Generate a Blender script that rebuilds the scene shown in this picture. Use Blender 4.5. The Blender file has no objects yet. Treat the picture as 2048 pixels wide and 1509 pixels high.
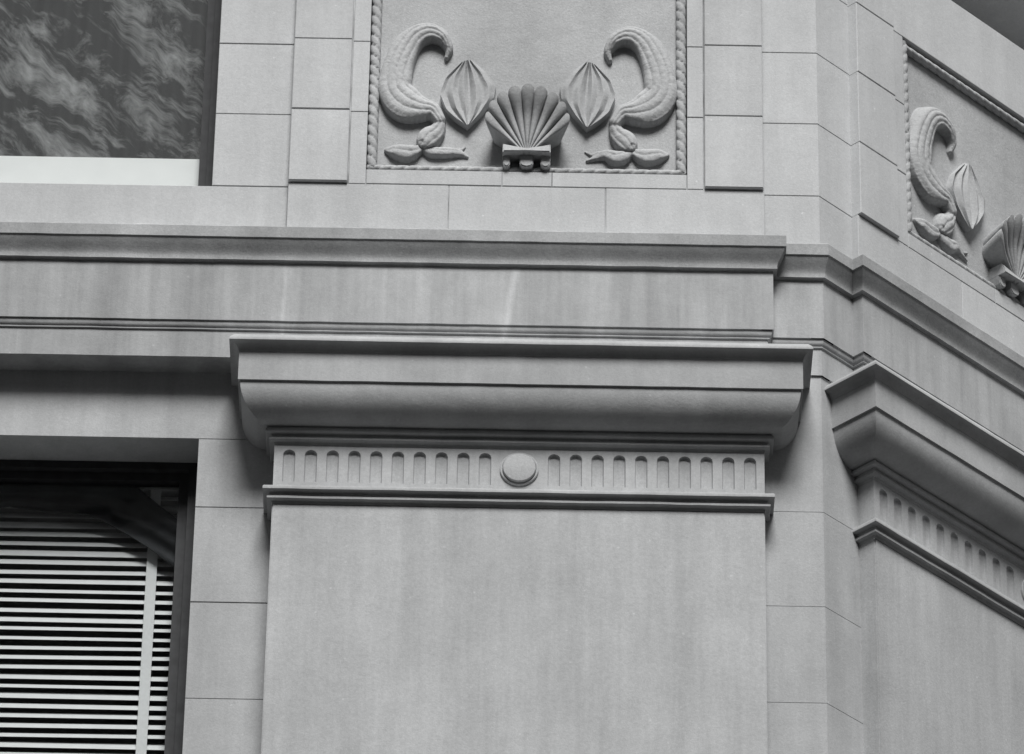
import bpy, bmesh, math, random
from mathutils import Vector, Matrix, geometry, noise as mnoise
random.seed(7)
sc = bpy.context.scene
COL = sc.collection
R = math.radians
PI = math.pi

# ------------------------------------------------------------------ camera
cam = bpy.data.cameras.new('camera')
co = bpy.data.objects.new('camera', cam)
COL.objects.link(co)
cam.sensor_width = 36.0
cam.lens = 36.0 * 12000 / 2048
cam.clip_start, cam.clip_end = 0.5, 2000
ELEV, ROLL = R(34.6), R(1.0)
co.matrix_world = (Matrix.Translation((0, -19.7553, 1.6018))
                   @ Matrix.Rotation(PI / 2 + ELEV, 4, 'X') @ Matrix.Rotation(ROLL, 4, 'Z'))
sc.camera = co

# ------------------------------------------------------------------ sky, sun, exposure
SUN_EL, SUN_AZ = R(53), R(5)          # azimuth measured from the facade's normal, minus = from the left
w = bpy.data.worlds.new('World')
sc.world = w
w.use_nodes = True
nt = w.node_tree
nt.nodes.clear()
sky = nt.nodes.new('ShaderNodeTexSky')
sky.sky_type = 'NISHITA'
sky.sun_disc = False
sky.sun_elevation = SUN_EL
sky.sun_rotation = PI + SUN_AZ * -1
sky.air_density, sky.dust_density, sky.ozone_density = 1.0, 1.0, 1.0
bw = nt.nodes.new('ShaderNodeRGBToBW')       # a grey, clouded sky: black-and-white photograph
bg = nt.nodes.new('ShaderNodeBackground')
out = nt.nodes.new('ShaderNodeOutputWorld')
bg.inputs['Strength'].default_value = 0.05
nt.links.new(sky.outputs[0], bw.inputs[0])
nt.links.new(bw.outputs[0], bg.inputs['Color'])
nt.links.new(bg.outputs[0], out.inputs['Surface'])
sun = bpy.data.lights.new('sun', 'SUN')
sun.energy = 2.3
sun.angle = R(24)
sun.color = (1.0, 0.995, 0.985)
so = bpy.data.objects.new('sun', sun)
COL.objects.link(so)
sd = Vector((math.sin(SUN_AZ) * math.cos(SUN_EL), -math.cos(SUN_AZ) * math.cos(SUN_EL), math.sin(SUN_EL)))
so.rotation_euler = (-sd).to_track_quat('-Z', 'Y').to_euler()
so.location = sd * 40
vs = sc.view_settings
vs.view_transform = 'Standard'
vs.look = 'None'
vs.gamma = 1.0
vs.exposure = 1.05
vs.use_curve_mapping = False


# ------------------------------------------------------------------ materials
def new_mat(name):
    m = bpy.data.materials.new(name)
    m.use_nodes = True
    n = m.node_tree
    b = n.nodes['Principled BSDF']
    return m, n, b


def mth(n, op, a, b=None, c=None, clamp=False):
    x = n.nodes.new('ShaderNodeMath')
    x.operation = op
    x.use_clamp = clamp
    for i, v in enumerate((a, b, c)):
        if v is None:
            continue
        if isinstance(v, (int, float)):
            x.inputs[i].default_value = v
        else:
            n.links.new(v, x.inputs[i])
    return x.outputs[0]


def noise(n, vec, scale, detail=3.0, rough=0.55, sx=1, sy=1, sz=1, off=0):
    mp = n.nodes.new('ShaderNodeMapping')
    mp.inputs['Scale'].default_value = (sx, sy, sz)
    mp.inputs['Location'].default_value = (off, off * .7, off * 1.3)
    n.links.new(vec, mp.inputs['Vector'])
    t = n.nodes.new('ShaderNodeTexNoise')
    t.inputs['Scale'].default_value = scale
    t.inputs['Detail'].default_value = detail
    t.inputs['Roughness'].default_value = rough
    n.links.new(mp.outputs[0], t.inputs['Vector'])
    return t.outputs[0]


def remap(n, v, a, b, c, d):
    x = n.nodes.new('ShaderNodeMapRange')
    x.inputs[1].default_value, x.inputs[2].default_value = a, b
    x.inputs[3].default_value, x.inputs[4].default_value = c, d
    n.links.new(v, x.inputs[0])
    return x.outputs[0]


def stone(name, base, streak=0.12, blotch=0.10, grain=0.10, per_block=0.03, pale_run=False, bump=.25):
    m, n, b = new_mat(name)
    tc = n.nodes.new('ShaderNodeTexCoord')
    v = tc.outputs['Object']
    big = remap(n, noise(n, v, 1.7, 3), .3, .7, 1 - blotch, 1 + blotch * .8)
    mid = remap(n, noise(n, v, 9, 4, .6, off=3), .3, .7, 1 - blotch * .45, 1 + blotch * .4)
    run = remap(n, noise(n, v, 1.0, 5, .62, 8.5, 8.5, .8, 5), .3, .7, 1 - streak, 1 + streak * .6)
    run2 = remap(n, noise(n, v, 1.0, 4, .6, 40, 40, 2.2, 9), .35, .65, 1 - streak * .28, 1 + streak * .15)
    g = remap(n, noise(n, v, 260, 2, .7), .25, .75, 1 - grain, 1 + grain)
    g2 = remap(n, noise(n, v, 85, 4, .75, off=11), .3, .7, 1 - grain * 1.0, 1 + grain * .9)
    oi = n.nodes.new('ShaderNodeObjectInfo')
    rb = remap(n, oi.outputs['Random'], 0, 1, 1 - per_block, 1 + per_block)
    k = big
    for q in (mid, run, run2, g, g2, rb):
        k = mth(n, 'MULTIPLY', k, q)
    # pale lime specks
    sp = n.nodes.new('ShaderNodeTexVoronoi')
    sp.inputs['Scale'].default_value = 16
    n.links.new(v, sp.inputs['Vector'])
    pick = n.nodes.new('ShaderNodeSeparateColor')
    n.links.new(sp.outputs['Color'], pick.inputs[0])
    spot = mth(n, 'MULTIPLY', remap(n, sp.outputs['Distance'], .035, .10, 1, 0),
               remap(n, pick.outputs[0], .62, .66, 0, 1))
    k = mth(n, 'MULTIPLY', k, mth(n, 'ADD', 1, mth(n, 'MULTIPLY', spot, .22)))
    if pale_run:                                  # the pale lime run down the frieze, its fainter neighbours and a broad darker left side
        s = n.nodes.new('ShaderNodeSeparateXYZ')
        n.links.new(v, s.inputs[0])
        wob = mth(n, 'MULTIPLY', mth(n, 'SUBTRACT', noise(n, v, 5, 2), .5), .03)
        for x0, kx, wd, amt in ((-.012, .13, .020, .26), (-.925, .02, .012, .18), (.86, .0, .03, .08), (.22, .05, .02, .05), (-1.22, 0, .06, -.13), (-1.60, .04, .09, -.12), (-1.40, -.05, .05, .07), (-.62, .03, .10, -.06), (.55, -.03, .05, -.05), (-1.55, 0, .9, -.16)):
            line = mth(n, 'ADD', mth(n, 'MULTIPLY', mth(n, 'SUBTRACT', s.outputs[2], 15.6), kx), x0)
            dist = mth(n, 'ABSOLUTE', mth(n, 'SUBTRACT', mth(n, 'ADD', s.outputs[0], wob), line))
            mask = remap(n, dist, wd * .15, wd, amt, 0)
            k = mth(n, 'MULTIPLY', k, mth(n, 'ADD', 1, mask))
    cr = n.nodes.new('ShaderNodeCombineColor')
    for i, c in enumerate(base):
        n.links.new(mth(n, 'MULTIPLY', k, c, clamp=True), cr.inputs[i])
    n.links.new(cr.outputs[0], b.inputs['Base Color'])
    b.inputs['Roughness'].default_value = .88
    b.inputs['Specular IOR Level'].default_value = .2
    bp = n.nodes.new('ShaderNodeBump')
    bp.inputs['Strength'].default_value = bump
    bp.inputs['Distance'].default_value = .004
    h = mth(n, 'ADD', noise(n, v, 120, 4, .65), mth(n, 'MULTIPLY', noise(n, v, 22, 3), 1.1))
    n.links.new(h, bp.inputs['Height'])
    n.links.new(bp.outputs[0], b.inputs['Normal'])
    return m


def plain(name, col, rough=.6, var=.08, scale=30, spec=.3):
    m, n, b = new_mat(name)
    tc = n.nodes.new('ShaderNodeTexCoord')
    k = remap(n, noise(n, tc.outputs['Object'], scale, 4), .3, .7, 1 - var, 1 + var)
    cr = n.nodes.new('ShaderNodeCombineColor')
    for i, c in enumerate(col):
        n.links.new(mth(n, 'MULTIPLY', k, c), cr.inputs[i])
    n.links.new(cr.outputs[0], b.inputs['Base Color'])
    b.inputs['Roughness'].default_value = rough
    b.inputs['Specular IOR Level'].default_value = spec
    return m


def grey(v):
    return (v * .985, v * 1.0, v * 1.012)


M_ASHLAR = stone('limestone_ashlar', grey(.50), .07, .08, .08, .05)
M_LOWER = stone('limestone_lower_wall', grey(.40), .11, .10, .08, .02)
M_FRIEZE = stone('limestone_stained_frieze', grey(.39), .20, .12, .08, 0, True)
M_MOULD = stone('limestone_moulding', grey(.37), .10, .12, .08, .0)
M_CORNICE = stone('limestone_weathered_cornice', grey(.35), .10, .22, .14, .0)
M_SHAFT = stone('limestone_shaft', grey(.42), .13, .09, .11, .0)
M_CARVE = stone('limestone_carving', grey(.41), .06, .14, .12, .0, bump=.5)
M_MORTAR = plain('mortar', grey(.36), .95, .55, 7, .1)
M_FRAME = plain('dark_painted_frame', (.042, .043, .045), .7, .2, 20, .2)
M_SLAT = plain('white_blind_slat', (.62, .62, .62), .5, .05, 10)
M_TAPE = plain('white_cloth_tape', (.72, .72, .72), .9, .05, 80)
M_BOARD = plain('white_card', (.84, .84, .83), .8, .03, 8)
M_ROOM = plain('dim_room_plaster', (.32, .32, .32), .9, .1, 3)
M_DARK_REFL = plain('dark_pane_reflection', (.040, .041, .043), .95, .3, 9, .05)  # dark reflection in the lower pane, put into a sheet's colour
M_ROAD = plain('asphalt', (.075, .075, .077), .9, .2, 4)
M_PAVE = plain('pavement_concrete', (.15, .15, .15), .9, .15, 3)


def glass_mat():
    m, n, b = new_mat('window_glass')
    n.nodes.remove(b)
    o = n.nodes['Material Output']
    tr = n.nodes.new('ShaderNodeBsdfTransparent')
    tr.inputs[0].default_value = (.94, .95, .95, 1)
    gl = n.nodes.new('ShaderNodeBsdfGlossy')
    gl.inputs['Roughness'].default_value = .01
    ge = n.nodes.new('ShaderNodeNewGeometry')     # Schlick reflectance, the same on both faces of the pane
    dt = n.nodes.new('ShaderNodeVectorMath')
    dt.operation = 'DOT_PRODUCT'
    n.links.new(ge.outputs['Normal'], dt.inputs[0])
    n.links.new(ge.outputs['Incoming'], dt.inputs[1])
    c = mth(n, 'ABSOLUTE', dt.outputs['Value'])
    f5 = mth(n, 'POWER', mth(n, 'SUBTRACT', 1, c, clamp=True), 5)
    refl = mth(n, 'ADD', mth(n, 'MULTIPLY', f5, .96), .04)
    tc = n.nodes.new('ShaderNodeTexCoord')
    bp = n.nodes.new('ShaderNodeBump')
    bp.inputs['Strength'].default_value = .05
    bp.inputs['Distance'].default_value = .02
    n.links.new(noise(n, tc.outputs['Object'], 4, 2), bp.inputs['Height'])
    n.links.new(bp.outputs[0], gl.inputs['Normal'])
    mx = n.nodes.new('ShaderNodeMixShader')
    n.links.new(refl, mx.inputs[0])
    n.links.new(tr.outputs[0], mx.inputs[1])
    n.links.new(gl.outputs[0], mx.inputs[2])
    n.links.new(mx.outputs[0], o.inputs['Surface'])
    return m


M_GLASS = glass_mat()


def painted_reflection():  # reflection in the upper pane, painted as pale wisps on dark
    m, n, b = new_mat('marbled_pane_reflection')
    tc = n.nodes.new('ShaderNodeTexCoord')
    v = tc.outputs['Object']
    m0 = n.nodes.new('ShaderNodeMapping')
    m0.inputs['Rotation'].default_value = (0, R(-40), 0)
    n.links.new(v, m0.inputs[0])
    mp = n.nodes.new('ShaderNodeMapping')
    mp.inputs['Scale'].default_value = (.9, .2, 2.6)
    n.links.new(m0.outputs[0], mp.inputs[0])
    t = n.nodes.new('ShaderNodeTexNoise')
    t.inputs['Scale'].default_value = 3.0
    t.inputs['Detail'].default_value = 7
    t.inputs['Roughness'].default_value = .70
    t.inputs['Distortion'].default_value = .45
    n.links.new(mp.outputs[0], t.inputs['Vector'])
    r = n.nodes.new('ShaderNodeValToRGB')
    r.color_ramp.elements[0].position = .47
    r.color_ramp.elements[0].color = (.014, .0145, .015, 1)
    r.color_ramp.elements[1].position = .66
    r.color_ramp.elements[1].color = (.30, .30, .30, 1)
    n.links.new(t.outputs[0], r.inputs[0])
    n.links.new(r.outputs[0], b.inputs['Base Color'])
    b.inputs['Roughness'].default_value = .9
    return m


M_PANE_REFL = painted_reflection()


# ------------------------------------------------------------------ helpers
def link(name, me, mat, parent=None):
    o = bpy.data.objects.new(name, me)
    COL.objects.link(o)
    if mat:
        me.materials.append(mat)
    if parent:
        o.parent = parent
    return o


def obj(name, bm, mat, parent=None, smooth=None):
    bmesh.ops.recalc_face_normals(bm, faces=bm.faces[:])
    me = bpy.data.meshes.new(name)
    if smooth:
        for f in bm.faces:
            f.smooth = True
        for e in bm.edges:
            if len(e.link_faces) == 2 and e.calc_face_angle(0) > smooth:
                e.smooth = False
    bm.to_mesh(me)
    bm.free()
    return link(name, me, mat, parent)


def thing(name, label, cat, loc=(0, 0, 0), group=None):
    o = bpy.data.objects.new(name, None)
    COL.objects.link(o)
    o.location = loc
    o['label'] = label
    o['category'] = cat
    if group:
        o['group'] = group
    return o


def box(bm, x0, x1, y0, y1, z0, z1):
    vs = [bm.verts.new((x, y, z)) for z in (z0, z1) for x, y in ((x0, y0), (x1, y0), (x1, y1), (x0, y1))]
    for f in ((3, 2, 1, 0), (4, 5, 6, 7), (0, 1, 5, 4), (1, 2, 6, 5), (2, 3, 7, 6), (3, 0, 4, 7)):
        bm.faces.new([vs[i] for i in f])
    return vs


def nrm(a, b):
    t = (Vector(b) - Vector(a)).normalized()
    return Vector((t.y, -t.x))


def offset_plan(pl, d):
    """offset an open plan polyline outwards (to its right-hand side) with mitred corners"""
    res = []
    for i, p in enumerate(pl):
        p = Vector(p)
        if i == 0:
            res.append(p + nrm(pl[0], pl[1]) * d)
        elif i == len(pl) - 1:
            res.append(p + nrm(pl[-2], pl[-1]) * d)
        else:
            n1, n2 = nrm(pl[i - 1], p), nrm(p, pl[i + 1])
            b = (n1 + n2)
            b = b / (b.dot(n1)) if abs(b.dot(n1)) > 1e-6 else n1
            res.append(p + b * d)
    return res


def sweep(name, pl, prof, mat, parent, smooth=R(28), wear=0.0, seg=None):
    """prof: (d, z) from top to bottom; closed at the back"""
    if seg:                                       # subdivide long runs so that worn edges can waver
        q = [Vector(pl[0])]
        for a, b in zip(pl[:-1], pl[1:]):
            a, b = Vector(a), Vector(b)
            k = max(1, int((b - a).length / seg))
            for i in range(1, k + 1):
                q.append(a.lerp(b, i / k))
        pl = q
    bm = bmesh.new()
    rows = []
    for d, z in prof:
        rows.append([bm.verts.new((p.x, p.y, z)) for p in offset_plan(pl, d)])
    n = len(rows)
    for i in range(n):
        a, b = rows[i], rows[(i + 1) % n]
        for j in range(len(pl) - 1):
            bm.faces.new((a[j], a[j + 1], b[j + 1], b[j]))
    bm.faces.new([r[0] for r in rows])
    bm.faces.new([r[-1] for r in rows][::-1])
    if seg:
        for r in rows:
            for v in r:
                k = mnoise.noise_vector(v.co * 7.0) * .0010 + mnoise.noise_vector(v.co * 31.0) * .0007
                v.co.y += k.y
                v.co.z += k.z
    if wear:
        for r in rows[1:3]:
            for v in r:
                v.co.z += random.uniform(-wear, wear * .6)
    return obj(name, bm, mat, parent, smooth)


def arc(p0, p1, k, n=8):
    """curve from p0 to p1 in (d,z); k>0 bulges outward (ovolo), k<0 hollow (cavetto)"""
    (d0, z0), (d1, z1) = p0, p1
    pts = []
    for i in range(n + 1):
        t = i / n * PI / 2
        if k > 0:
            pts.append((d1 + (d0 - d1) * math.cos(t), z0 + (z1 - z0) * math.sin(t)))
        else:
            pts.append((d0 + (d1 - d0) * math.sin(t), z1 + (z0 - z1) * math.cos(t)))
    return pts


def ogee(p0, p1, n=6, flip=False):
    m = ((p0[0] + p1[0]) / 2, (p0[1] + p1[1]) / 2)
    a = arc(p0, m, -1 if flip else 1, n)
    b = arc(m, p1, 1 if flip else -1, n)
    return a + b[1:]


J = .0018          # half a joint


def block(x0, x1, z0, z1, d, depth=.22, parent=None, mat=None, name='ashlar_block', bev=.0022, jl=1, jr=1, jt=1, jb=1):
    """one stone of the wall: a box whose front arrises are worn back"""
    u = random.uniform
    x0 += J * jl * u(.6, 1.25)
    x1 -= J * jr * u(.6, 1.25)
    z0 += J * jb * u(.5, 1.2)
    z1 -= J * jt * u(.5, 1.2)
    y = -d + random.uniform(-.0008, .0008)
    bm = bmesh.new()
    vs = box(bm, x0, x1, y, y + depth, z0, z1)
    ed = [e for e in bm.edges if all(abs(v.co.y - y) < 1e-6 for v in e.verts)]
    bmesh.ops.bevel(bm, geom=ed, offset=bev, segments=1, affect='EDGES')
    return obj(name, bm, mat or M_ASHLAR, parent)


def plan_block(pl, z0, z1, depth, parent, mat, name='quoin_block', fine=.8):
    bm = bmesh.new()
    b = .0020 * fine
    z0 += J * fine
    z1 -= J * fine
    rows = []
    for d, z in ((-depth, z1), (-b, z1), (0, z1 - b), (0, z0 + b), (-b, z0), (-depth, z0)):
        rows.append([bm.verts.new((p.x, p.y, z)) for p in offset_plan(pl, d)])
    for i in range(6):
        a, c = rows[i], rows[(i + 1) % 6]
        for j in range(len(pl) - 1):
            bm.faces.new((a[j], a[j + 1], c[j + 1], c[j]))
    bm.faces.new([r[0] for r in rows])
    bm.faces.new([r[-1] for r in rows][::-1])
    return obj(name, bm, mat, parent)


def tube(bm, pts, radii, seg=12, flat=1.0, axis=Vector((0, 1, 0)), cap=True, ribs=0, rib_amt=0.0):
    """tapered tube through pts (Catmull-Rom smoothed), flattened along 'axis'"""
    P = [Vector(p) for p in pts]
    out_p, out_r = [], []
    for i in range(len(P) - 1):
        p0, p1, p2, p3 = P[max(i - 1, 0)], P[i], P[i + 1], P[min(i + 2, len(P) - 1)]
        for s in range(6):
            t = s / 6
            q = .5 * ((2 * p1) + (p2 - p0) * t + (2 * p0 - 5 * p1 + 4 * p2 - p3) * t * t + (3 * p1 - p0 - 3 * p2 + p3) * t ** 3)
            out_p.append(q)
            tt = t * t * (3 - 2 * t)
            out_r.append(radii[i] * (1 - tt) + radii[i + 1] * tt)
    out_p.append(P[-1])
    out_r.append(radii[-1])
    rings = []
    for i, (p, r) in enumerate(zip(out_p, out_r)):
        t = (out_p[min(i + 1, len(out_p) - 1)] - out_p[max(i - 1, 0)]).normalized()
        a = axis - t * axis.dot(t)
        a.normalize()
        b = t.cross(a)
        ring = []
        for k in range(seg):
            th = 2 * PI * k / seg
            rr = r * (1 + (rib_amt * math.cos(ribs * th) if ribs else 0))
            ring.append(bm.verts.new(p + a * (math.cos(th) * rr * flat) + b * (math.sin(th) * rr)))
        rings.append(ring)
    for r0, r1 in zip(rings[:-1], rings[1:]):
        for k in range(seg):
            bm.faces.new((r0[k], r0[(k + 1) % seg], r1[(k + 1) % seg], r1[k]))
    if cap:
        bm.faces.new(rings[0][::-1])
        bm.faces.new(rings[-1])


# ------------------------------------------------------------------ ground
def sheet(name, x0, x1, y0, y1, z, mat, thick=0):
    bm = bmesh.new()
    if thick:
        box(bm, x0, x1, y0, y1, z - thick, z)
    else:
        bm.faces.new([bm.verts.new(c) for c in ((x0, y0, z), (x1, y0, z), (x1, y1, z), (x0, y1, z))])
    o = obj(name, bm, mat)
    o['kind'] = 'structure'
    return o


sheet('road', -600, 600, -600, 600, -.13, M_ROAD)
sheet('pavement', -60, 60, -5.0, 12, 0, M_PAVE, .12)
sheet('pavement', -60, 60, -41.9, -17.5, 0, M_PAVE, .12)

# unseen building added across the street to cut low sky and show in panes
opp = thing('sky_block_building', 'unseen tall grey brick building with pale bands, added across the street to cut off the low sky', 'building', (0, -42, 0))
M_BRICK = plain('grey_brick', (.15, .15, .152), .9, .3, 1.2, .2)
M_BAND = plain('pale_stone_band', (.30, .30, .30), .9, .15, 2, .2)
bm = bmesh.new()
box(bm, -55, 55, -14, 0, 0, 43)
obj('wall', bm, M_BRICK, opp)
for z in (9, 22, 33, 42.2):
    bm = bmesh.new()
    box(bm, -55.3, 55.3, -.02, .35, z, z + .8)
    obj('band', bm, M_BAND, opp)
me = None
for r in range(9):
    for c in range(13):
        if me is None:
            bm = bmesh.new()
            box(bm, -.7, .7, -.01, .06, 0, 2.1)
            me = obj('window', bm, M_FRAME, opp).data
            o = bpy.data.objects['window']
        else:
            o = bpy.data.objects.new('window', me)
            COL.objects.link(o)
            o.parent = opp
        o.location = (-24 + c * 4, 0, 10.5 + r * 3.55 + (.5 if r > 3 else 0))

# ------------------------------------------------------------------ the building
# plan: x to the right, y into the building; d = distance in front of the frieze's face
V22 = R(22.5)
XE = 1.05                                          # right end of the bay at the frieze
CH = Vector((1.255, .055))                         # arris of the canted corner
DIR2 = Vector((math.cos(R(45)), math.sin(R(45))))
N2 = Vector((math.sin(R(45)), -math.cos(R(45))))
G2 = CH + DIR2 * .178
B2 = G2 + N2 * .055
SHIFT = DIR2 * -(.205 - .178)
MIR_M = Vector((math.cos(V22), math.sin(V22)))     # mirror across the bisector of the canted corner


def mirror_pt(v):
    p = Vector((v.x, v.y)) - CH
    p = p - 2 * p.dot(MIR_M) * MIR_M + CH + SHIFT
    return Vector((p.x, p.y, v.z))


bld = thing('stone_building', 'grey limestone building corner with fluted pilaster capital, dark mouldings and carved shell panel', 'building')
SECOND = []                                        # parts repeated on the second, canted face


def face2(o):
    SECOND.append(o)
    return o


ENT = [(-5.2, 0), (XE, 0), (XE, .055), tuple(CH), tuple(G2), tuple(B2), tuple(B2 + DIR2 * 4.2)]

# cornice
prof = [(-.30, 15.99), (-.09, 15.972), (.047, 15.922), (.053, 15.914), (.053, 15.862), (.046, 15.859), (.046, 15.849)]
prof = prof[:5] + [(.0475, 15.861), (.0455, 15.853), (.041, 15.843), (.035, 15.831), (.0285, 15.820), (.023, 15.809), (.0185, 15.799), (.0165, 15.789), (.0165, 15.774)]
prof += [(.003, 15.773), (.0, 15.768), (-.30, 15.766)]
sweep('cornice', ENT, prof, M_CORNICE, bld, wear=.005, seg=.035)
# frieze
sweep('frieze', ENT, [(-.30, 15.766), (0, 15.766), (0, 15.485), (-.30, 15.485)], M_FRIEZE, bld, seg=.05)
# architrave
prof = [(-.30, 15.485), (-.007, 15.485), (-.007, 15.478)] + arc((-.007, 15.478), (-.016, 15.457), 1, 5)[1:]
prof += [(-.016, 15.449), (-.023, 15.447), (-.023, 15.319), (-.30, 15.319)]
sweep('architrave', ENT, prof, M_FRIEZE, bld, seg=.05)

# ---- canted corner walls between the two bays
def corner_plan(d, x_left=.99, cut=.07):
    """front line of the recessed corner: d is the depth on the first face's scale"""
    n = Vector((math.sin(V22), -math.cos(V22)))
    v = CH + n * ((d + .055) / math.cos(V22))
    a = Vector((x_left, v.y))
    b = v + DIR2 * (.178 + cut)
    return [a, v, b]


courses_up = [15.93, 16.21, 16.58, 16.95, 17.32, 17.69, 18.06]
for a, b in zip(courses_up[:-1], courses_up[1:]):
    plan_block(corner_plan(-.075), a, b, .2, bld, M_ASHLAR)
courses_lo = [15.325, 14.665, 14.222, 13.78, 13.34, 12.9]
for a, b in zip(courses_lo[1:], courses_lo[:-1]):
    plan_block(corner_plan(-.086), a, b, .2, bld, M_LOWER, fine=.4)
bm = bmesh.new()
for z0, z1, dd in ((12.9, 15.33, -.0885), (15.9, 18.06, -.0785)):
    pl = corner_plan(dd)
    rows = [[bm.verts.new((p.x, p.y, z)) for p in offset_plan(pl, d)] for d, z in ((-.1, z1), (0, z1), (0, z0), (-.1, z0))]
    for i in range(4):
        a, c = rows[i], rows[(i + 1) % 4]
        for j in range(2):
            bm.faces.new((a[j], a[j + 1], c[j + 1], c[j]))
obj('mortar_bed', bm, M_MORTAR, bld)

# ---- upper wall of the bay: band course, strips, proud blocks
XL, XR = -.93, 1.02
for x0, x1 in ((XL, -.272), (-.272, .37), (.37, XR)):
    face2(block(x0, x1, 15.93, 16.207, -.04, parent=bld, jl=(x0 != XL), jr=(x1 != XR)))
PX0, PX1 = -.613, .703                              # carved panel
for x0, x1 in ((-.613, -.055), (-.055, .15), (.15, .703)):
    face2(block(x0, x1, 16.207, 16.283, -.04, parent=bld, bev=.002))
for z0, z1 in ((16.207, 16.577), (16.577, 16.944), (16.944, 17.311)):
    face2(block(-.686, PX0, z0, z1, -.04, parent=bld))
    face2(block(PX1, .773, z0, z1, -.04, parent=bld))
face2(block(-.686, .773, 17.311, 17.7, -.04, parent=bld))
for z0, z1 in ((16.210, 16.577), (16.577, 16.944), (16.944, 17.311), (17.311, 17.7)):
    face2(block(XL, -.688, z0, z1, -.025, .2, parent=bld, jl=0, bev=.003))
    face2(block(.775, XR - .003, z0, z1, -.025, .2, parent=bld, jr=0, bev=.003))
bm = bmesh.new()
box(bm, XL + .01, XR - .01, .0445, .2, 15.95, 16.283)
box(bm, XL + .01, PX0 - .002, .0445, .2, 16.283, 17.69)
box(bm, PX1 + .002, XR - .01, .0445, .2, 16.283, 17.69)
face2(obj('mortar_bed', bm, M_MORTAR, bld))

# ---- window walls to the left of the bay
WX0, WX1 = -2.395, -1.244
SILL, TOPH = 16.197, 18.06
face2(block(-2.75, XL, 15.93, SILL + .008, -.07, .26, parent=bld, jr=1))
face2(block(-5.2, -2.75, 15.93, SILL + .008, -.07, .26, parent=bld))
zz = [16.205, 16.577, 16.944, 17.311, 17.69, 18.06]
for a, b in zip(zz[:-1], zz[1:]):
    face2(block(WX1, XL, a, b, -.07, .26, parent=bld, jl=0))
    face2(block(-3.0, WX0, a, b, -.07, .26, parent=bld, jr=0))
    face2(block(-5.2, -3.0, a, b, -.07, .26, parent=bld))
bm = bmesh.new()
box(bm, -5.19, XL, .0745, .3, 15.95, 16.19)
box(bm, WX1 + .004, XL, .0745, .3, 16.19, 18.05)
box(bm, -5.19, WX0 - .004, .0745, .3, 16.19, 18.05)
face2(obj('mortar_bed', bm, M_MORTAR, bld))
# lower
face2(block(-2.75, -.90, 15.0, 15.325, -.14, .26, parent=bld, mat=M_LOWER, bev=.0013))
face2(block(-5.2, -2.75, 15.0, 15.325, -.14, .26, parent=bld, mat=M_LOWER, bev=.0013))
zz = [12.9, 13.34, 13.785, 14.228, 14.674, 15.0]
for a, b in zip(zz[:-1], zz[1:]):
    face2(block(WX1 - .003, -.90, a, b, -.14, .26, parent=bld, mat=M_LOWER, bev=.0013, jl=0))
    face2(block(-3.0, WX0, a, b, -.14, .26, parent=bld, mat=M_LOWER, bev=.0013, jr=0))
    face2(block(-5.2, -3.0, a, b, -.14, .26, parent=bld, mat=M_LOWER, bev=.0013))
bm = bmesh.new()
box(bm, -5.19, -.95, .1430, .39, 15.004, 15.33)
box(bm, WX1 + .004, -.95, .1430, .39, 12.9, 15.004)
box(bm, -5.19, WX0 - .004, .1430, .39, 12.9, 15.004)
face2(obj('mortar_bed', bm, M_MORTAR, bld))

# ---- pilaster with its capital
SX0, SX1 = -.937, 1.006
bm = bmesh.new()
box(bm, SX0, SX1, 0, .25, 12.9, 14.604)
bmesh.ops.bevel(bm, geom=[e for e in bm.edges if all(v.co.y < .001 for v in e.verts)], offset=.004, segments=2, affect='EDGES')
pil = face2(obj('pilaster', bm, M_SHAFT, bld))
PP = [(SX0, .25), (SX0, 0), (SX1, 0), (SX1, .25)]
# slab with its drip and flat face
prof = [(-.1, 15.312), (.12, 15.306), (.172, 15.296), (.186, 15.276), (.190, 15.268), (.190, 15.260), (.183, 15.259)]
prof += arc((.183, 15.259), (.152, 15.229), -1, 6)[1:] + [(.15, 15.229), (.15, 15.094), (-.1, 15.094)]
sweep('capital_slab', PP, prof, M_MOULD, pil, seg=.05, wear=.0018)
prof = [(-.1, 15.094)] + arc((.141, 15.094), (.034, 14.952), 1, 16) + [(-.1, 14.952)]
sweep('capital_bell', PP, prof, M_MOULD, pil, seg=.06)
prof = [(-.1, 14.952), (.028, 14.952)] + arc((.030, 14.951), (.037, 14.940), 1, 3)[::1] + [(.0365, 14.931), (.034, 14.927), (.014, 14.925), (.011, 14.915), (.017, 14.909), (.021, 14.908)]
prof += [(.021, 14.899), (.019, 14.897), (.004, 14.895), (.0, 14.884), (-.1, 14.883)]
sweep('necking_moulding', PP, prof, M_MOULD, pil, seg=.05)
prof = [(-.1, 14.688), (.0, 14.686), (.028, 14.674), (.035, 14.669), (.038, 14.663), (.038, 14.652), (.036, 14.650), (.012, 14.648), (.009, 14.637), (.016, 14.630), (.021, 14.629)]
prof += [(.021, 14.619), (.019, 14.617), (.003, 14.615), (.0, 14.604), (-.1, 14.604)]
sweep('base_moulding', PP, prof, M_MOULD, pil, seg=.05, wear=.0010)


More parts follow.
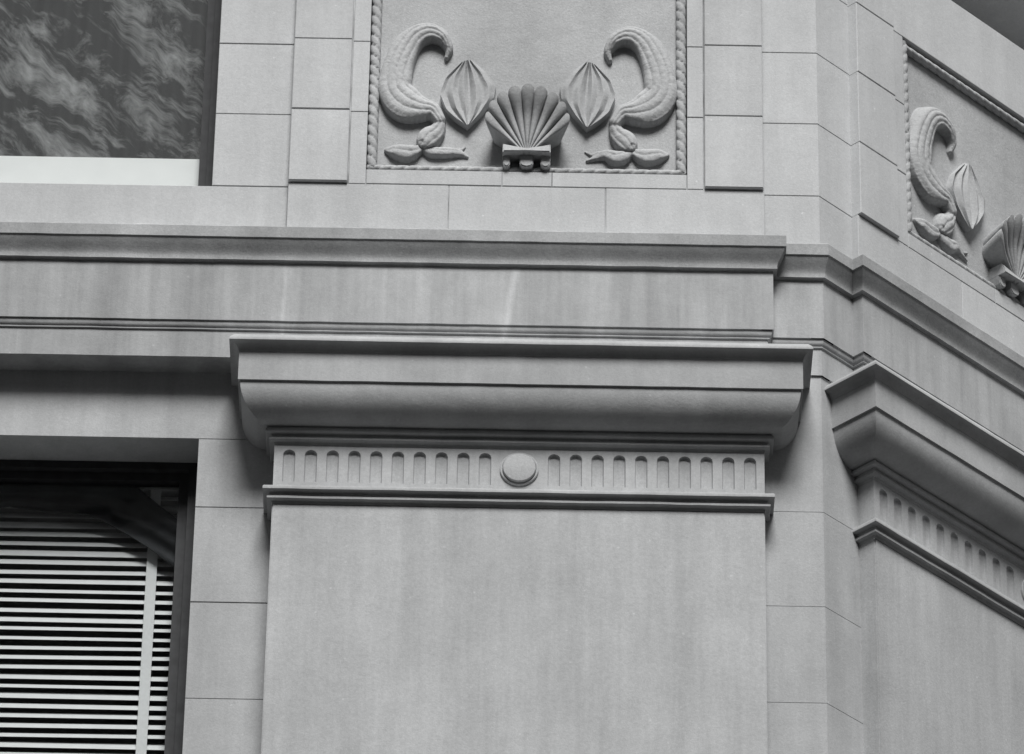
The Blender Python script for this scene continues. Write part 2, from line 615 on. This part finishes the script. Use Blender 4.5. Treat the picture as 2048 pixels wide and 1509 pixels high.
def fluted_band():
    bm = bmesh.new()
    z0, z1 = 14.687, 14.883
    FZ0, FZ1, HW, DP = 14.710, 14.862, .0245, .014
    cx = .036
    holes = []
    for k in range(10):
        for s in (-1, 1):
            c = cx + s * (.1365 + k * .0863)
            top = FZ1 - HW
            pts = [(c - HW, FZ0), (c + HW, FZ0)]
            for i in range(13):
                a = PI * i / 12
                pts.append((c + HW * math.cos(a), top + HW * math.sin(a)))
            holes.append(pts)
    outer = [(SX0, z0), (SX1, z0), (SX1, z1), (SX0, z1)]
    # the face is cut into one strip per flute so that each strip holds one hole
    hs = sorted(holes, key=lambda h: h[0][0])
    cuts = [SX0] + [(a[0][0] + b[0][0]) / 2 + HW for a, b in zip(hs[:-1], hs[1:])] + [SX1]
    for h, xa, xb in zip(hs, cuts[:-1], cuts[1:]):
        loop = [(xa, z0), (xb, z0), (xb, z1), (xa, z1)]
        polys = [[Vector((x, z, 0)) for x, z in loop], [Vector((x, z, 0)) for x, z in h[::-1]]]
        flat = [v for p in polys for v in p]
        vsn = [bm.verts.new((v.x, 0, v.y)) for v in flat]
        for t in geometry.tessellate_polygon(polys):
            try:
                bm.faces.new([vsn[i] for i in t])
            except ValueError:
                pass
        # flute: sloped walls and hollow floor
        c = (h[0][0] + h[1][0]) / 2
        rings = [[bm.verts.new((x, 0, z)) for x, z in h]]
        for sc_, dp in ((.93, .55), (.80, .82), (.45, 1.0)):
            ring = []
            for x, z in h:
                zt = z
                if z < FZ0 + .001:
                    zt = z + .002
                elif z > FZ1 - HW:
                    zt = FZ1 - HW + (z - FZ1 + HW) * sc_
                ring.append(bm.verts.new((c + (x - c) * sc_, DP * dp, zt)))
            rings.append(ring)
        n = len(h)
        for r0, r1 in zip(rings[:-1], rings[1:]):
            for i in range(n):
                bm.faces.new((r0[i], r0[(i + 1) % n], r1[(i + 1) % n], r1[i]))
        bm.faces.new(rings[-1])
    # sides, top, bottom, back
    for x in (SX0, SX1):
        bm.faces.new([bm.verts.new(q) for q in ((x, 0, z0), (x, .25, z0), (x, .25, z1), (x, 0, z1))])
    for z in (z0, z1):
        bm.faces.new([bm.verts.new(q) for q in ((SX0, 0, z), (SX1, 0, z), (SX1, .25, z), (SX0, .25, z))])
    bmesh.ops.remove_doubles(bm, verts=bm.verts[:], dist=1e-5)
    me = bpy.data.meshes.new('fluted_band')
    bm.normal_update()
    for f in bm.faces:                               # face outwards (towards the street)
        if f.normal.y > .3 and f.calc_center_median().y < .2:
            f.normal_flip()
    bm.to_mesh(me)
    bm.free()
    return link('fluted_band', me, M_SHAFT, pil)


fluted_band()


def roundel():
    bm = bmesh.new()
    prof = [(.0765, .002), (.0765, -.007), (.074, -.0095), (.069, -.0095), (.067, -.006), (.066, -.006), (.0655, -.017), (.0635, -.0205), (.060, -.0215), (0, -.0225)]
    seg = 40
    rings = []
    for r, y in prof[:-1]:
        rings.append([bm.verts.new((.035 + r * math.cos(2 * PI * k / seg), y, 14.784 + r * math.sin(2 * PI * k / seg))) for k in range(seg)])
    for a, b in zip(rings[:-1], rings[1:]):
        for k in range(seg):
            bm.faces.new((a[k], a[(k + 1) % seg], b[(k + 1) % seg], b[k]))
    c = bm.verts.new((.035, prof[-1][1], 14.784))
    for k in range(seg):
        bm.faces.new((rings[-1][k], rings[-1][(k + 1) % seg], c))
    return obj('roundel', bm, M_SHAFT, pil, R(35))


roundel()

# ---- carved panel
FIELD = .078                                        # y of the sunk field
PC = (PX0 + PX1) / 2
bm = bmesh.new()
box(bm, PX0 + .001, PX1 - .001, FIELD, .25, 16.284, 17.31)
panel = face2(obj('carved_panel', bm, M_CARVE, bld))


def rope(p0, p1, r, hand, name='rope_border'):
    p0, p1 = Vector(p0), Vector(p1)
    L = (p1 - p0).length
    t = (p1 - p0).normalized()
    a = Vector((0, -1, 0))
    b = t.cross(a)
    bm = bmesh.new()
    pitch = .052
    n, seg = int(L / .0045), 16
    rows = []
    for i in range(n + 1):
        s = L * i / n
        row = []
        for k in range(seg):
            th = 2 * PI * k / seg
            ph = ((hand * th / (2 * PI) * 2 + s / (pitch / 2 * 2)) % 1.0)
            # lobes: round strands with sharp grooves between
            lobe = math.sqrt(max(0, 1 - (2 * ph - 1) ** 4))
            rr = r * (.56 + .44 * lobe)
            row.append(bm.verts.new(p0 + t * s + a * math.cos(th) * rr + b * math.sin(th) * rr))
        rows.append(row)
    for x, y in zip(rows[:-1], rows[1:]):
        for k in range(seg):
            bm.faces.new((x[k], x[(k + 1) % seg], y[(k + 1) % seg], y[k]))
    bm.faces.new(rows[0][::-1])
    bm.faces.new(rows[-1])
    return obj(name, bm, M_CARVE, panel, R(50))


RR = .0215
RY = .064
rope((PX0 + RR, RY, 16.30), (PX0 + RR, RY, 17.30), RR, 1)
rope((PX1 - RR, RY, 16.30), (PX1 - RR, RY, 17.30), RR, 1)
rope((PX0 + .004, RY, 16.284 + RR * .8), (PX1 - .004, RY, 16.284 + RR * .8), RR * .8, 1)
rope((PX0 + .004, RY, 17.298 - RR * .8), (PX1 - .004, RY, 17.298 - RR * .8), RR * .8, 1)


# picture plane of the panel: 1 unit = 2 mm wide, 2.43 mm high; origin at the bottom middle of the panel
def pp(px, py, h):
    """px, py: pixels right of / above the rope's foot; h: height in front of the sunk field"""
    y = FIELD - h
    return Vector((PC + px * .002, y, 16.284 + (py - h * 290 + 11) * .00243))


def shell():
    """scallop cupped forward: the rim stands well clear of the field, the hinge sits lower"""
    bm = bmesh.new()
    NR, NA, ribs = 26, 162, 9
    hx, hy = 0, 343 - 309

    def rim(a):
        k = abs(a - 90) / 52
        return 150 - 30 * k ** 1.6 - 15 * k ** 5

    rows = []
    for i in range(NR + 1):
        t = .06 + .94 * i / NR
        row = []
        for k in range(NA + 1):
            u = k / NA * ribs
            f = u - math.floor(u)
            a = 38 + 104 * k / NA
            rib = abs(math.sin(PI * f)) ** .45
            r = rim(a) * t * (1 - .10 * (1 - rib) * t ** 2)
            h = .072 + .080 * t ** 1.3 + .022 * (rib - 1) * min(1, t * 1.8) + .006 * math.sin(t * 9) * t - .02 * (abs(a - 90) / 52) ** 2 * t
            row.append(bm.verts.new(pp(hx + r * math.cos(R(a)) * 1.03, hy + r * math.sin(R(a)), h)))
        rows.append(row)
    for r0, r1 in zip(rows[:-1], rows[1:]):
        for k in range(NA):
            bm.faces.new((r0[k], r0[k + 1], r1[k + 1], r1[k]))
    edge = [r[0] for r in rows] + rows[-1][1:] + [r[-1] for r in rows[-2::-1]] + rows[0][-2:0:-1]
    lip = [bm.verts.new((v.co.x, v.co.y + .016, v.co.z - .002)) for v in edge]
    cxw = PC
    back = [bm.verts.new((cxw + (v.co.x - cxw) * .80, FIELD + .003, v.co.z - .012)) for v in edge]
    n = len(edge)
    for i in range(n):
        j = (i + 1) % n
        bm.faces.new((edge[i], edge[j], lip[j], lip[i]))
        bm.faces.new((lip[i], lip[j], back[j], back[i]))
    o = obj('scallop_shell', bm, M_CARVE, panel, R(50))
    cx = PC - .001
    cz = pp(0, 343 - 303, .08).z
    # hinge plate under the shell
    bm = bmesh.new()
    prof = [(-.099, -.003), (-.098, .050), (-.06, .026), (0, .012), (.06, .026), (.098, .050), (.099, -.003), (.05, .003), (0, .005), (-.05, .003)]
    z0 = cz
    fr = [bm.verts.new((cx + x, FIELD - .090 + .30 * max(0, z), z0 + z)) for x, z in prof]
    bk = [bm.verts.new((cx + x, FIELD, z0 + z)) for x, z in prof]
    bm.faces.new(fr)
    n = len(prof)
    for i in range(n):
        bm.faces.new((fr[i], fr[(i + 1) % n], bk[(i + 1) % n], bk[i]))
    bmesh.ops.bevel(bm, geom=[e for e in bm.edges if all(v.co.y < FIELD - .07 for v in e.verts)], offset=.005, segments=2, affect='EDGES')
    obj('shell_hinge', bm, M_CARVE, panel, R(40))
    # three tongue-shaped feet that lap over the rope
    for dx, wd in ((-.082, .030), (0, .056), (.078, .040)):
        bm = bmesh.new()
        pts = [(-wd / 2, .075), (-wd / 2, .012), (-wd * .3, .001), (0, -.003), (wd * .3, .001), (wd / 2, .012), (wd / 2, .075)]
        fr = [bm.verts.new((cx + dx + x, FIELD - .060 + (.006 if z > .05 else 0), 16.297 + z)) for x, z in pts]
        bk = [bm.verts.new((cx + dx + x, FIELD, 16.297 + z)) for x, z in pts]
        bm.faces.new(fr)
        n = len(pts)
        for i in range(n):
            bm.faces.new((fr[i], fr[(i + 1) % n], bk[(i + 1) % n], bk[i]))
        bmesh.ops.bevel(bm, geom=[e for e in bm.edges if all(v.co.y < FIELD - .02 for v in e.verts)], offset=.004, segments=2, affect='EDGES')
        obj('tongue_ornament', bm, M_CARVE, panel, R(40))
    return o


shell()


def spline(pts):
    """Catmull-Rom through (x, y, r)"""
    P = [Vector(p) for p in pts]
    q = []
    for i in range(len(P) - 1):
        p0, p1, p2, p3 = P[max(i - 1, 0)], P[i], P[i + 1], P[min(i + 2, len(P) - 1)]
        for k in range(8):
            t = k / 8
            q.append(.5 * ((2 * p1) + (p2 - p0) * t + (2 * p0 - 5 * p1 + 4 * p2 - p3) * t * t + (3 * p1 - p0 - 3 * p2 + p3) * t ** 3))
    q.append(P[-1])
    return q


def relief(name, s, limbs, lift, step=1.6):
    """carved relief: each limb is (points, height, folds); its upper edge melts into the field, its lower edge is undercut"""
    lines = [(spline(p), H, folds, ph) for p, H, folds, ph in limbs]
    xs = [q.x + e * q.z for l in lines for q in l[0] for e in (-1.15, 1.15)]
    ys = [q.y + e * q.z for l in lines for q in l[0] for e in (-1.15, 1.15)]
    x0, x1, y0, y1 = min(xs), max(xs), min(ys), max(ys)
    nx, ny = int((x1 - x0) / step) + 1, int((y1 - y0) / step) + 1
    bm = bmesh.new()
    grid = []
    for j in range(ny):
        row = []
        for i in range(nx):
            x, y = x0 + i * step, y0 + j * step
            best = -.006
            for pts, H, folds, ph in lines:
                bc, bq, bi = 9, None, 0
                for n_, q in enumerate(pts):
                    dx, dy = x - q.x, y - q.y
                    if abs(dx) > q.z or abs(dy) > q.z:
                        continue
                    c = math.hypot(dx, dy) / q.z
                    if c < bc:
                        bc, bq, bi = c, q, n_
                if bc < 1:
                    qa, qb = pts[max(bi - 1, 0)], pts[min(bi + 1, len(pts) - 1)]
                    tx, ty = qb.x - qa.x, qb.y - qa.y
                    tl = math.hypot(tx, ty) or 1
                    side = ((x - bq.x) * -ty + (y - bq.y) * tx) / tl / bq.z        # -1..1 across the limb
                    down = (y - bq.y) / bq.z / max(bc, .05)                        # +1 where the edge faces the street below
                    dome = math.sqrt(max(0, 1 - bc * bc))
                    k = .5 + .5 * down
                    f = dome ** (.9 - .55 * k) * (1 - .0 * k)
                    H2 = H * min(1, bq.z / 13) ** .8
                    h = H2 * (.30 * k * (bc < .985) + (1 - .30 * k) * f)
                    if folds:
                        h += .0062 * min(1, bq.z / 16) * (abs(math.sin((side * folds + ph) * PI / 2 + .35 * math.sin(bi * .22))) ** .5 - .7) * min(1, (1 - bc) * 4)
                    h += .0010 * math.sin(bi * .8) * max(0, -side) * (folds > 0)
                    best = max(best, h)
            row.append((x, y, best))
        grid.append(row)
    ver = {}

    def vert(i, j):
        if (i, j) not in ver:
            x, y, h = grid[j][i]
            w_ = pp(s * (x - 1054) * -1, 343 - y, lift)
            k = mnoise.noise(Vector((x * .12, y * .12, s))) * .0016 + mnoise.noise(Vector((x * .4, y * .4, s))) * .0008
            ver[(i, j)] = bm.verts.new((w_.x, FIELD - h - (k if h > 0 else 0), w_.z))
        return ver[(i, j)]
    for j in range(ny - 1):
        for i in range(nx - 1):
            if max(grid[j][i][2], grid[j][i + 1][2], grid[j + 1][i][2], grid[j + 1][i + 1][2]) > 0:
                bm.faces.new((vert(i, j), vert(i + 1, j), vert(i + 1, j + 1), vert(i, j + 1)))
    bm.normal_update()
    if sum(f.normal.y for f in bm.faces) > 0:
        bmesh.ops.reverse_faces(bm, faces=bm.faces[:])
    me = bpy.data.meshes.new(name)
    for f in bm.faces:
        f.smooth = True
    bm.to_mesh(me)
    bm.free()
    return link(name, me, M_CARVE, panel)


def scroll(s):
    """the curling body that sweeps down beside the border and ends in a forked tail; s = -1 left, +1 right"""
    body = [(884, 98, 5), (888, 80, 9), (874, 58, 14), (846, 47, 20), (814, 60, 25), (792, 96, 30), (780, 140, 34), (780, 174, 36), (800, 199, 38), (830, 210, 26), (857, 215, 17), (872, 235, 13)]
    coil = [(873, 232, 10), (872, 247, 13), (864, 262, 19), (850, 273, 23), (839, 286, 11)]
    crest = [(812, 36, 4), (786, 58, 9), (768, 96, 10), (760, 140, 8), (758, 170, 3)]
    relief('scroll_carving', s, [(body, .050, 4.0, .3), (coil, .042, 3.0, .1), (crest, .026, 2, 0)], .026)
    lob = [([(838, 289, 6), (827, 301, 11), (808, 306, 17), (788, 304, 15), (765, 300, 5)], .034, 1.6, .2)]
    if s < 0:
        lob += [([(838, 289, 6), (852, 301, 10), (876, 303, 11), (902, 302, 9), (918, 304, 6), (932, 310, 3)], .031, 1.4, .2),
                ([(896, 302, 6), (914, 298, 5), (926, 290, 2)], .028, 0, 0)]
    else:
        lob += [([(838, 289, 6), (851, 305, 12), (872, 309, 15), (892, 302, 10), (908, 307, 6), (930, 314, 3)], .033, 1.4, .2),
                ([(884, 300, 7), (906, 300, 6), (920, 302, 4), (934, 295, 2)], .028, 0, 0)]
    relief('tail_carving', s, lob, .018)


scroll(-1)
scroll(1)


def leaf(s):
    """drooping pointed leaf beside the shell"""
    def P(px, py, h):
        return pp(s * (px - 1054) * -1, 343 - py, h)
    bm = bmesh.new()
    left = [(916, 112), (884, 146), (872, 180), (886, 214), (908, 234), (931, 250)]
    right = [(936, 108), (966, 132), (988, 160), (984, 188), (960, 220), (931, 250)]
    mid = [(926, 108), (928, 138), (930, 170), (932, 203), (932, 230), (931, 250)]
    def lerp(q, u):
        i = min(int(u * 5), 4)
        f = u * 5 - i
        return (q[i][0] + (q[i + 1][0] - q[i][0]) * f, q[i][1] + (q[i + 1][1] - q[i][1]) * f)
    NU, NT = 24, 28
    fr = []
    for i in range(NU):
        u = i / NU
        l, m_, r = lerp(left, u), lerp(mid, u), lerp(right, u)
        row = []
        for j in range(NT + 1):
            t = j / NT
            if t <= .5:
                x, y = l[0] + (m_[0] - l[0]) * t * 2, l[1] + (m_[1] - l[1]) * t * 2
            else:
                x, y = m_[0] + (r[0] - m_[0]) * (t * 2 - 1), m_[1] + (r[1] - m_[1]) * (t * 2 - 1)
            w_ = 1 - u
            h = .032 + .007 * math.cos(t * 2 * PI * 4.5 + .6 * math.sin(u * 5)) * min(1, w_ * 3) + .010 * math.sin(PI * t) - .010 * math.exp(-((t - .5) / .06) ** 2) * min(1, w_ * 5)
            row.append(bm.verts.new(P(x, y, h)))
        fr.append(row)
    tip = bm.verts.new(P(left[-1][0], left[-1][1], .03))
    for a, b in zip(fr[:-1], fr[1:]):
        for k in range(NT):
            bm.faces.new((a[k], a[k + 1], b[k + 1], b[k]))
    for k in range(NT):
        bm.faces.new((fr[-1][k], fr[-1][k + 1], tip))
    rim = [r[0] for r in fr] + [tip] + [r[-1] for r in fr[::-1]] + fr[0][NT - 1:0:-1]
    bk = [bm.verts.new((v.co.x, FIELD + .002, v.co.z)) for v in rim]
    n = len(rim)
    for i in range(n):
        bm.faces.new((rim[i], rim[(i + 1) % n], bk[(i + 1) % n], bk[i]))
    obj('leaf_carving', bm, M_CARVE, panel, R(40))


leaf(-1)
leaf(1)


# ---- windows
def window(x0, x1, z0, z1, yf, fw, head):
    """dark frame with a stepped inner sash; yf = y of the frame's face"""
    bm = bmesh.new()
    st = fw * .52
    box(bm, x0, x0 + st, yf, yf + .12, z0, z1)
    box(bm, x1 - st, x1, yf, yf + .12, z0, z1)
    box(bm, x0 + st, x1 - st, yf, yf + .12, z1 - head * .5, z1)
    box(bm, x0 + st, x1 - st, yf, yf + .12, z0, z0 + .05)
    f = face2(obj('window_frame', bm, M_FRAME, bld))
    bm = bmesh.new()
    a0, a1, b0, b1 = x0 + st + .001, x1 - st - .001, z0 + .051, z1 - head * .5 - .001
    sw = fw - st
    for r in ((a0, a0 + sw, b0, b1), (a1 - sw, a1, b0, b1), (a0 + sw, a1 - sw, b1 - head * .5, b1), (a0 + sw, a1 - sw, b0, b0 + .05)):
        box(bm, r[0], r[1], yf + .028, yf + .075, r[2], r[3])
    obj('sash', bm, M_FRAME, f)
    bm = bmesh.new()
    box(bm, a0 + sw - .005, a1 - sw + .005, yf + .050, yf + .055, b0 + .045, b1 - head * .5 + .005)
    obj('pane', bm, M_GLASS, f)
    return f


window(WX0, WX1, 16.13, 18.06, .225, .068, .08)
window(WX0 - .003, WX1 - .003, 12.9, 15.003, .315, .082, .072)

# ---- rooms behind and the plain body of the building
bm = bmesh.new()
for z0, z1 in ((12.6, 15.33), (15.75, 18.06)):
    vsn = box(bm, -5.1, -.6, .40, 3.4, z0, z1)
fs = [f for f in bm.faces if abs(f.calc_center_median().y - .40) < 1e-4]
bmesh.ops.delete(bm, geom=fs, context='FACES')
face2(obj('room_interior', bm, M_ROOM, bld))
bm = bmesh.new()
box(bm, -5.2, 1.0, .07, 1.5, 18.062, 24.0)
face2(obj('upper_storeys', bm, M_ASHLAR, bld))
bm = bmesh.new()
box(bm, -5.2, 1.05, .02, 1.5, 0.0, 12.898)
face2(obj('lower_storeys', bm, M_LOWER, bld))
bm = bmesh.new()
pl = [(-5.2, .06), tuple(CH + Vector((-.02, .05))), tuple(CH + Vector((-.02, .05)) + DIR2 * 4.4), (4.3, 8), (-5.2, 8)]
for z0, z1 in ((0, 12.896), (18.064, 24.02)):
    a = [bm.verts.new((x, y + .03, z0)) for x, y in pl]
    b = [bm.verts.new((x, y + .03, z1)) for x, y in pl]
    bm.faces.new(a[::-1])
    bm.faces.new(b)
    for i in range(len(pl)):
        k = (i + 1) % len(pl)
        bm.faces.new((a[i], a[k], b[k], b[i]))
obj('building_core', bm, M_LOWER, bld)


# ---- the second face: mirror image of the first across the canted corner
def mirrored(o, parent):
    me = o.data.copy()
    for v in me.vertices:
        v.co = mirror_pt(v.co)
    me.flip_normals()
    c = o.copy()
    c.data = me
    c.parent = parent
    COL.objects.link(c)
    for ch in o.children:
        mirrored(ch, c)
    return c


for o in list(SECOND):
    mirrored(o, bld)

# ------------------------------------------------------------------ things and reflection stand-ins inside the windows
# venetian blind
vb = thing('venetian_blind', 'white venetian blind with broad cloth tape behind the lower window', 'blind', (-1.82, .43, 14.93))
OX, OY, OZ = -1.82, .43, 14.93
bw2 = .485
me = None
ang = R(58)
for k in range(44):
    z = -.03 - k * .0447
    if me is None:
        bm = bmesh.new()
        W = .040
        rows = []
        for t, sag in ((-.5, 0), (-.17, .0025), (.17, .0025), (.5, 0)):
            # outer edge (towards the street) lower
            yy, zz_ = t * W * math.cos(ang) - sag * math.sin(ang), t * W * math.sin(ang) + sag * math.cos(ang)
            rows.append([(x, yy, zz_) for x in (-bw2, bw2)])
        top = [[bm.verts.new(p) for p in r] for r in rows]
        bot2 = [[bm.verts.new((p[0], p[1] + .0009, p[2] - .0006)) for p in r] for r in rows]
        for a, b in zip(top[:-1], top[1:]):
            bm.faces.new((a[0], a[1], b[1], b[0]))
        for a, b in zip(bot2[:-1], bot2[1:]):
            bm.faces.new((a[1], a[0], b[0], b[1]))
        for side in (0, 1):
            bm.faces.new([r[side] for r in top] + [r[side] for r in bot2[::-1]])
        bm.faces.new((top[0][0], top[0][1], bot2[0][1], bot2[0][0]))
        bm.faces.new((top[-1][0], top[-1][1], bot2[-1][1], bot2[-1][0]))
        o = obj('slat', bm, M_SLAT, vb)
        me = o.data
    else:
        o = bpy.data.objects.new('slat', me)
        COL.objects.link(o)
        o.parent = vb
    o.location = (random.uniform(-.002, .002), random.uniform(-.0015, .0015), z + random.uniform(-.002, .002))
    o.rotation_euler = (R(random.gauss(0, 5)), R(random.uniform(-.3, .3)), 0)
for x in (-.30, .395):
    bm = bmesh.new()
    box(bm, x - .021, x + .021, -.0205, -.0195, -2.0, .02)
    obj('ladder_tape', bm, M_TAPE, vb)
bm = bmesh.new()
box(bm, -bw2, bw2, -.025, .025, .0, .045)
obj('head_rail', bm, M_SLAT, vb)

# dark slanting pane reflection made as an added swag, in front of the blind
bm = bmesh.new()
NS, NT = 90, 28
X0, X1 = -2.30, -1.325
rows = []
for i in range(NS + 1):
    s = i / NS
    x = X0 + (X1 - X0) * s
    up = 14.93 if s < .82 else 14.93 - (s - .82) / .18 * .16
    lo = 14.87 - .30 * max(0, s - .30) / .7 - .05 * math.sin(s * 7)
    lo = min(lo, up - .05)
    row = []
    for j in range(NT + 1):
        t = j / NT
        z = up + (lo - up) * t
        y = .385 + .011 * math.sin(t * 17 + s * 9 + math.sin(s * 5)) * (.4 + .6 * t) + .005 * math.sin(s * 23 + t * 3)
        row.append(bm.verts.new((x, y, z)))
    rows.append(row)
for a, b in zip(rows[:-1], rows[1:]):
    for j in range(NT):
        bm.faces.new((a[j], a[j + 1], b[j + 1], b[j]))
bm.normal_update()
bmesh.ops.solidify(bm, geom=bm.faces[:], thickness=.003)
o = obj('reflection_swag', bm, M_DARK_REFL, None, R(50))
o['label'] = 'added dark swag standing in for a slanting reflection across the top of the lower window'
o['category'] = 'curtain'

# added sheet with the pane reflection painted on it, and white card, in the upper window
bm = bmesh.new()
rows = []
for i in range(81):
    x = -2.36 + 1.08 * i / 80
    rows.append([bm.verts.new((x, .36 + .012 * math.sin(i * .9) + .006 * math.sin(i * .37 + 1), z)) for z in (16.14, 16.5, 17.0, 17.9)])
for a, b in zip(rows[:-1], rows[1:]):
    for j in range(3):
        bm.faces.new((a[j], a[j + 1], b[j + 1], b[j]))
bm.normal_update()
bmesh.ops.solidify(bm, geom=bm.faces[:], thickness=.003)
o = obj('reflection_sheet', bm, M_PANE_REFL, None, R(50))
o['label'] = 'added dark sheet with the pane reflection painted as pale marbled streaks behind the upper window'
o['category'] = 'curtain'
bm = bmesh.new()
box(bm, -2.33, -1.30, .318, .326, 16.18, 16.525)
bmesh.ops.bevel(bm, geom=bm.edges[:], offset=.002, segments=1, affect='EDGES')
o = obj('white_card', bm, M_BOARD)
o['label'] = 'plain white card standing along the bottom of the upper window'
o['category'] = 'card'
